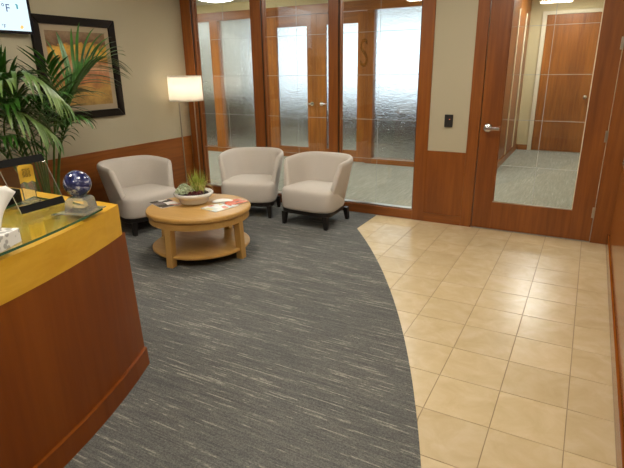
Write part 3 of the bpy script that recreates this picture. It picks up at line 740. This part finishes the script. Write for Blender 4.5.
# ================================================================== FLOOR LAMP
fl = empty('floor_lamp', (-2.58, .25, .004)); tag(fl, 'floor lamp with white drum shade and two slim metal poles', 'floor lamp')
m = bpy.data.materials.new('lamp_shade_cloth'); m.use_nodes = True; nt = m.node_tree; nt.nodes.clear()
t1 = N(nt, 'ShaderNodeBsdfTranslucent'); t1.inputs[0].default_value = (.97, .94, .89, 1); t2 = N(nt, 'ShaderNodeBsdfDiffuse'); t2.inputs[0].default_value = (.85, .82, .76, 1)
x = N(nt, 'ShaderNodeMixShader'); x.inputs[0].default_value = .25; L(nt, t1.outputs[0], x.inputs[1]); L(nt, t2.outputs[0], x.inputs[2]); o = N(nt, 'ShaderNodeOutputMaterial'); L(nt, x.outputs[0], o.inputs[0]); M['shade'] = m
bm = bmesh.new(); lathe(bm, [(.203, 1.222), (.199, 1.515), (.1975, 1.515), (.2015, 1.222)], 56, True); bm_obj('lamp_shade', bm, 'shade', fl, (0, 0, 0), True)
for sx in (-.12, .12):
    bm = bmesh.new(); cyl(bm, (sx, 0, .012), (sx, 0, 1.30), .008, n=12); bm_obj('pole', bm, 'nickel', fl)
bm = bmesh.new(); bx(bm, (0, 0, .007), (.34, .24, .014), .003); bm_obj('base', bm, 'nickel', fl)
bm = bmesh.new(); cyl(bm, (-.12, 0, 1.30), (.12, 0, 1.30), .006, n=10); cyl(bm, (0, 0, 1.30), (0, 0, 1.345), .018, n=14); bm_obj('crossbar', bm, 'nickel', fl)
for z in (1.24, 1.497):
    bm = bmesh.new(); lathe(bm, [(0, z), (.199, z), (.199, z + .002), (0, z + .002)], 48); bm_obj('added_diffuser', bm, 'shade', fl)  # unseen discs added to soften the lamp's scallop of light on the wall
M['bulb'] = emit('bulb_glow', (1, .88, .72), 800.0)
bm = bmesh.new(); bmesh.ops.create_uvsphere(bm, u_segments=16, v_segments=10, radius=.045); bm_obj('bulb', bm, 'bulb', fl, (0, 0, 1.375), True)

# ================================================================== WALL ITEMS
sw = empty('wall_switch', (.526, YB + .012, 1.064)); tag(sw, 'black card reader plate on the beige wall left of the door', 'card reader')
bm = bmesh.new(); bx(bm, (0, -.008, 0), (.082, .016, .122), .004); bm_obj('plate', bm, M.setdefault('blk', plain('black_reader', '#1f1d1c', .45)), sw)
M['led'] = emit('red_indicator', (1, .25, .12), 1.5)
bm = bmesh.new(); cyl(bm, (.01, -.0158, .015), (.01, -.0172, .015), .004, n=10); bm_obj('indicator', bm, 'led', sw)
# framed picture
pf = empty('framed_picture', (XL, -.95, 1.59)); tag(pf, 'large framed abstract landscape print in gold and brown behind the palm', 'picture')
PY0, PY1, PZ0, PZ1, FW = -1.425, -.480, 1.115, 2.09, .078
def frail(pts):
    bm = bmesh.new(); a = [(0, y, z) for y, z in pts]; c = Vector((0, sum(p[0] for p in pts) / 4, sum(p[1] for p in pts) / 4))
    rg = [[Vector((XL, y, z)) for y, z in pts], [Vector((XL + .026, y, z)) for y, z in pts], [Vector((XL + .032, y, z)).lerp(Vector((XL + .032, c.y, c.z)), .04) for y, z in pts]]
    loft(bm, rg); bmesh.ops.translate(bm, verts=bm.verts[:], vec=-wloc(pf)); bm_obj('frame_rail', bm, 'frame_dark', pf)
a0, a1, b0, b1 = PY0 + FW, PY1 - FW, PZ0 + FW, PZ1 - FW
frail([(PY0, PZ1), (PY1, PZ1), (a1, b1), (a0, b1)]); frail([(PY0, PZ0), (PY1, PZ0), (a1, b0), (a0, b0)])
frail([(PY0, PZ0), (PY0, PZ1), (a0, b1), (a0, b0)]); frail([(PY1, PZ0), (PY1, PZ1), (a1, b1), (a1, b0)])
M['mat'] = plain('mat_board', '#a1917a', .85)
box('mat_board', XL, XL + .010, a0, a1, b0, b1, 'mat', pf)
m, nt, b = newmat('landscape_print'); tc = N(nt, 'ShaderNodeTexCoord'); sp = N(nt, 'ShaderNodeSeparateXYZ'); L(nt, tc.outputs['Object'], sp.inputs[0])
mp = N(nt, 'ShaderNodeMapping'); mp.inputs['Scale'].default_value = (1, 4.5, 7); L(nt, tc.outputs['Object'], mp.inputs[0])
n1 = N(nt, 'ShaderNodeTexNoise', i_Scale=1.0, i_Detail=6.0, i_Roughness=.62, i_Distortion=.8); L(nt, mp.outputs[0], n1.inputs['Vector'])
md_ = N(nt, 'ShaderNodeMath', operation='MULTIPLY_ADD', i_1=.30, i_2=-.15); L(nt, n1.outputs['Fac'], md_.inputs[0])
ad = N(nt, 'ShaderNodeMath', operation='ADD'); L(nt, sp.outputs['Z'], ad.inputs[0]); L(nt, md_.outputs[0], ad.inputs[1])
mr = N(nt, 'ShaderNodeMapRange'); mr.inputs[1].default_value = -.36; mr.inputs[2].default_value = .36; L(nt, ad.outputs[0], mr.inputs[0])
r = ramp(nt, mr.outputs[0], [(.05, lin('#9c7a3c')), (.22, lin('#b08a45')), (.36, lin('#a0653a')), (.52, lin('#c99a72')), (.62, lin('#a8743c')), (.72, lin('#d0a03c')), (.80, lin('#c8952f')), (.84, lin('#5c3a1c')), (.90, lin('#7a5a3c')), (1.0, lin('#8c7358'))])
n2 = N(nt, 'ShaderNodeTexNoise', i_Scale=9.0, i_Detail=5.0, i_Roughness=.7); L(nt, tc.outputs['Object'], n2.inputs['Vector'])
r2 = ramp(nt, n2.outputs['Fac'], [(.35, (.55, .5, .45, 1)), (.6, (1.1, 1.1, 1.1, 1))])
mu = N(nt, 'ShaderNodeMix', data_type='RGBA', blend_type='MULTIPLY'); mu.inputs[0].default_value = .8; L(nt, r.outputs[0], mu.inputs[6]); L(nt, r2.outputs[0], mu.inputs[7]); L(nt, mu.outputs[2], b.inputs['Base Color'])
b.inputs['Roughness'].default_value = .5; b.inputs['Coat Weight'].default_value = .25; b.inputs['Coat Roughness'].default_value = .05; M['print'] = m
box('print', XL + .010, XL + .012, a0 + .055, a1 - .055, b0 + .055, b1 - .055, 'print', pf)
# television
tv = empty('television', (XL, -2.0, 2.2)); tag(tv, 'wall mounted television showing a pale blue weather screen', 'television')
TXF = -2.79; ty0, ty1, tz0, tz1 = -2.55, -1.430, 1.905, 2.545
box('casing', XL + .03, TXF - .004, ty0 + .004, ty1 - .004, tz0 + .004, tz1 - .004, 'black', tv, .004)
M['bezel'] = plain('navy_black_bezel', '#0b0d1c', .25)
for q in ((ty0, ty1, tz0, tz0 + .024), (ty0, ty1, tz1 - .014, tz1), (ty0, ty0 + .014, tz0 + .024, tz1 - .014), (ty1 - .024, ty1, tz0 + .024, tz1 - .014)):
    box('bezel', TXF - .006, TXF, *q, 'bezel', tv)
box('wall_bracket', XL + .002, XL + .03, -2.2, -1.8, 2.1, 2.35, 'black', tv)
M['screen'] = emit('screen_glow', (.72, .93, 1.0), 1.05)
sc = box('screen', TXF - .004, TXF - .0025, ty0 + .014, ty1 - .024, tz0 + .024, tz1 - .014, 'screen', tv)
M['navy'] = emit('screen_navy', (.02, .04, .20), .8); M['teal'] = emit('screen_teal', (.05, .35, .42), .9); M['amber'] = emit('screen_amber', (1.0, .62, .18), 1.0)
RT = (math.radians(90), 0, math.radians(90))
def tvp(y, z): return Vector((TXF - .0022, y + .014, z - .012)) - wloc(sc)
text_mesh('screen_text', '°F', .088, 'navy', sc, tvp(-1.667, 2.118), RT, .0004)
text_mesh('screen_text', '°F', .042, 'navy', sc, tvp(-1.712, 1.972), RT, .0004)
bm = bmesh.new(); bx(bm, (0, 0, 0), (.0008, .014, .036)); bx(bm, (0, -.006, .016), (.0008, .014, .010)); bm_obj('screen_icon', bm, 'teal', sc, tvp(-1.562, 2.139))
bm = bmesh.new(); cyl(bm, (-.0004, 0, 0), (.0004, 0, 0), .014, n=16); bx(bm, (0, -.008, -.010), (.0008, .02, .010)); bm_obj('screen_icon', bm, 'amber', sc, tvp(-1.55, 1.975))

# ================================================================== PALM
pm = empty('potted_palm', (-2.34, -1.87, .004)); tag(pm, 'tall green kentia palm with arching fronds behind the reception desk', 'palm')
bm = bmesh.new(); lathe(bm, [(0, 0), (.13, 0), (.15, .02), (.185, .30), (.195, .33), (.18, .335), (.168, .30), (0, .29)], 36); bm_obj('pot', bm, plain('dark_planter', '#2e2a28', .5), pm, (0, 0, 0), True)
bm = bmesh.new(); lathe(bm, [(0, .305), (.167, .302), (.167, .296), (0, .296)], 24); bm_obj('soil', bm, 'soil', pm)
def leaf_mat(name, a, c):
    m, nt, b = newmat(name); mp = coords(nt, (9, 9, 9), False); n = N(nt, 'ShaderNodeTexNoise', i_Scale=1.0, i_Detail=3.0); L(nt, mp.outputs[0], n.inputs['Vector'])
    r = ramp(nt, n.outputs['Fac'], [(.3, lin(a)), (.7, lin(c))]); L(nt, r.outputs[0], b.inputs['Base Color']); b.inputs['Roughness'].default_value = .38
    b.inputs['Transmission Weight'].default_value = 0; return m
M['leaf'] = leaf_mat('palm_leaf', '#22480f', '#427826'); M['leaf2'] = leaf_mat('palm_leaf_old', '#45662c', '#71894a'); M['stem'] = plain('palm_stem', '#4d6b2a', .5, noise=.25, nscale=20)
def bez(p, t):
    a, b_, c, d = p; u = 1 - t
    return a * u ** 3 + b_ * 3 * u * u * t + c * 3 * u * t * t + d * t ** 3
PO = Vector((-2.34, -1.87, .004))
def frond(base, c1, c2, tip, nl, ll, droop, mat, start=.38, w0=.012, spread=.75, side=None):
    P = [Vector(q) - PO for q in (base, c1, c2, tip)]
    pts_ = [bez(P, i / 22) for i in range(23)]
    bm = bmesh.new(); tube(bm, pts_, [.009 * (1 - .85 * i / 22) + .001 for i in range(23)], 6)
    fr = bm_obj('frond', bm, 'stem', pm, (0, 0, 0), True)
    bm = bmesh.new()
    for i in range(nl):
        t = start + (1 - start) * (i + .5) / nl
        p = bez(P, t); d = (bez(P, min(1, t + .02)) - bez(P, max(0, t - .02))).normalized()
        sd = d.cross(Vector((0, 0, 1))); sd = sd.normalized() if sd.length > .05 else Vector((1, 0, 0)); up = sd.cross(d).normalized()
        if side is not None: sd = Vector(side) - d * d.dot(Vector(side)); sd.normalize(); up = sd.cross(d).normalized()
        lp = ll * (.55 + .75 * math.sin(math.pi * min(1, (t - start) / (1 - start) * .85 + .12))) 
        for s in (-1, 1):
            sp_ = spread * (1.05 - .55 * (t - start) / (1 - start)) * random.uniform(.85, 1.15)
            dr = (d * math.cos(sp_) + sd * s * math.sin(sp_) + up * .22).normalized(); l = lp * random.uniform(.88, 1.1)
            rows = []; c = p.copy(); dd = dr.copy(); ns = 7
            for q in range(ns + 1):
                u = q / ns; w_ = w0 * (math.sin(math.pi * min(1, u * .82 + .13)) ** .8) * (1 - .15 * u) if q < ns else .0006
                lat = dd.cross(Vector((0, 0, 1))); lat = lat.normalized() if lat.length > .05 else sd; nrm = lat.cross(dd).normalized()
                rows.append([c - lat * w_ + nrm * w_ * .35, c, c + lat * w_ + nrm * w_ * .35])
                dd = (dd + Vector((0, 0, -droop * (.4 + 1.2 * u)))).normalized(); c = c + dd * (l / ns); c.x = max(c.x, -.47)
            Rr = [[bm.verts.new(x_) for x_ in r_] for r_ in rows]
            for a, b_ in zip(Rr, Rr[1:]):
                for q in range(2): bm.faces.new((a[q], a[q + 1], b_[q + 1], b_[q]))
    bm_obj('leaflets', bm, mat, fr, (0, 0, 0), True)
B = lambda dx, dy, z=.31: (-2.34 + dx, -1.87 + dy, z)
frond(B(.02, .03), (-2.33, -1.80, .95), (-2.30, -1.66, 1.72), (-2.22, -1.10, 1.70), 19, .34, .14, 'leaf', .46, .015, .85, (.55, .15, -.8))
frond(B(.03, .0), (-2.28, -1.80, 1.0), (-2.18, -1.72, 1.36), (-2.06, -1.86, 1.66), 12, .29, .05, 'leaf', .48, .019, .95, (.88, .48, 0))
frond(B(.04, .02), (-2.27, -1.80, .9), (-2.2, -1.66, 1.40), (-2.10, -1.45, 1.58), 12, .34, .10, 'leaf', .48, .018, .9)
frond(B(.02, -.05), (-2.30, -2.15, 1.2), (-2.05, -2.30, 1.97), (-1.78, -1.95, 1.33), 15, .30, .42, 'leaf2', .46, .017)
frond(B(.0, -.06), (-2.30, -2.25, 1.0), (-2.10, -2.38, 1.62), (-1.82, -2.08, 1.12), 14, .30, .40, 'leaf2', .46, .016)
frond(B(.04, -.03), (-2.2, -1.95, .95), (-2.05, -2.1, 1.62), (-1.98, -2.42, 1.48), 14, .32, .28, 'leaf2', .46, .016)
frond(B(-.04, -.03), (-2.42, -1.92, .95), (-2.50, -2.0, 1.60), (-2.50, -2.42, 1.74), 15, .34, .16, 'leaf', .46, .015)
frond(B(-.03, .03), (-2.40, -1.82, .95), (-2.46, -1.70, 1.35), (-2.46, -1.40, 1.40), 13, .30, .2, 'leaf', .5, .015)
frond(B(-.02, .0), (-2.38, -1.90, .95), (-2.42, -1.98, 1.45), (-2.42, -2.12, 1.62), 14, .34, .10, 'leaf', .45, .016)
frond(B(-.05, -.05), (-2.45, -2.0, .8), (-2.48, -2.2, 1.25), (-2.40, -2.55, 1.30), 15, .34, .2, 'leaf', .42, .016)
frond(B(.02, -.02), (-2.28, -1.93, .9), (-2.18, -2.05, 1.40), (-2.0, -2.28, 1.36), 15, .34, .2, 'leaf', .42, .017)
frond(B(.06, .02), (-2.22, -1.82, .8), (-2.10, -1.82, 1.24), (-1.98, -1.70, 1.20), 10, .22, .32, 'leaf', .55, .012)
frond(B(.03, -.06), (-2.26, -2.0, .8), (-2.18, -2.15, 1.15), (-2.1, -2.4, 1.12), 13, .30, .3, 'leaf', .42, .015)
frond(B(.05, -.04), (-2.2, -1.95, .8), (-2.12, -2.0, 1.30), (-1.95, -2.02, 1.38), 12, .32, .3, 'leaf', .45, .016)
frond(B(-.02, -.03), (-2.36, -1.95, .9), (-2.34, -2.08, 1.5), (-2.28, -2.25, 1.62), 13, .34, .18, 'leaf', .45, .017)
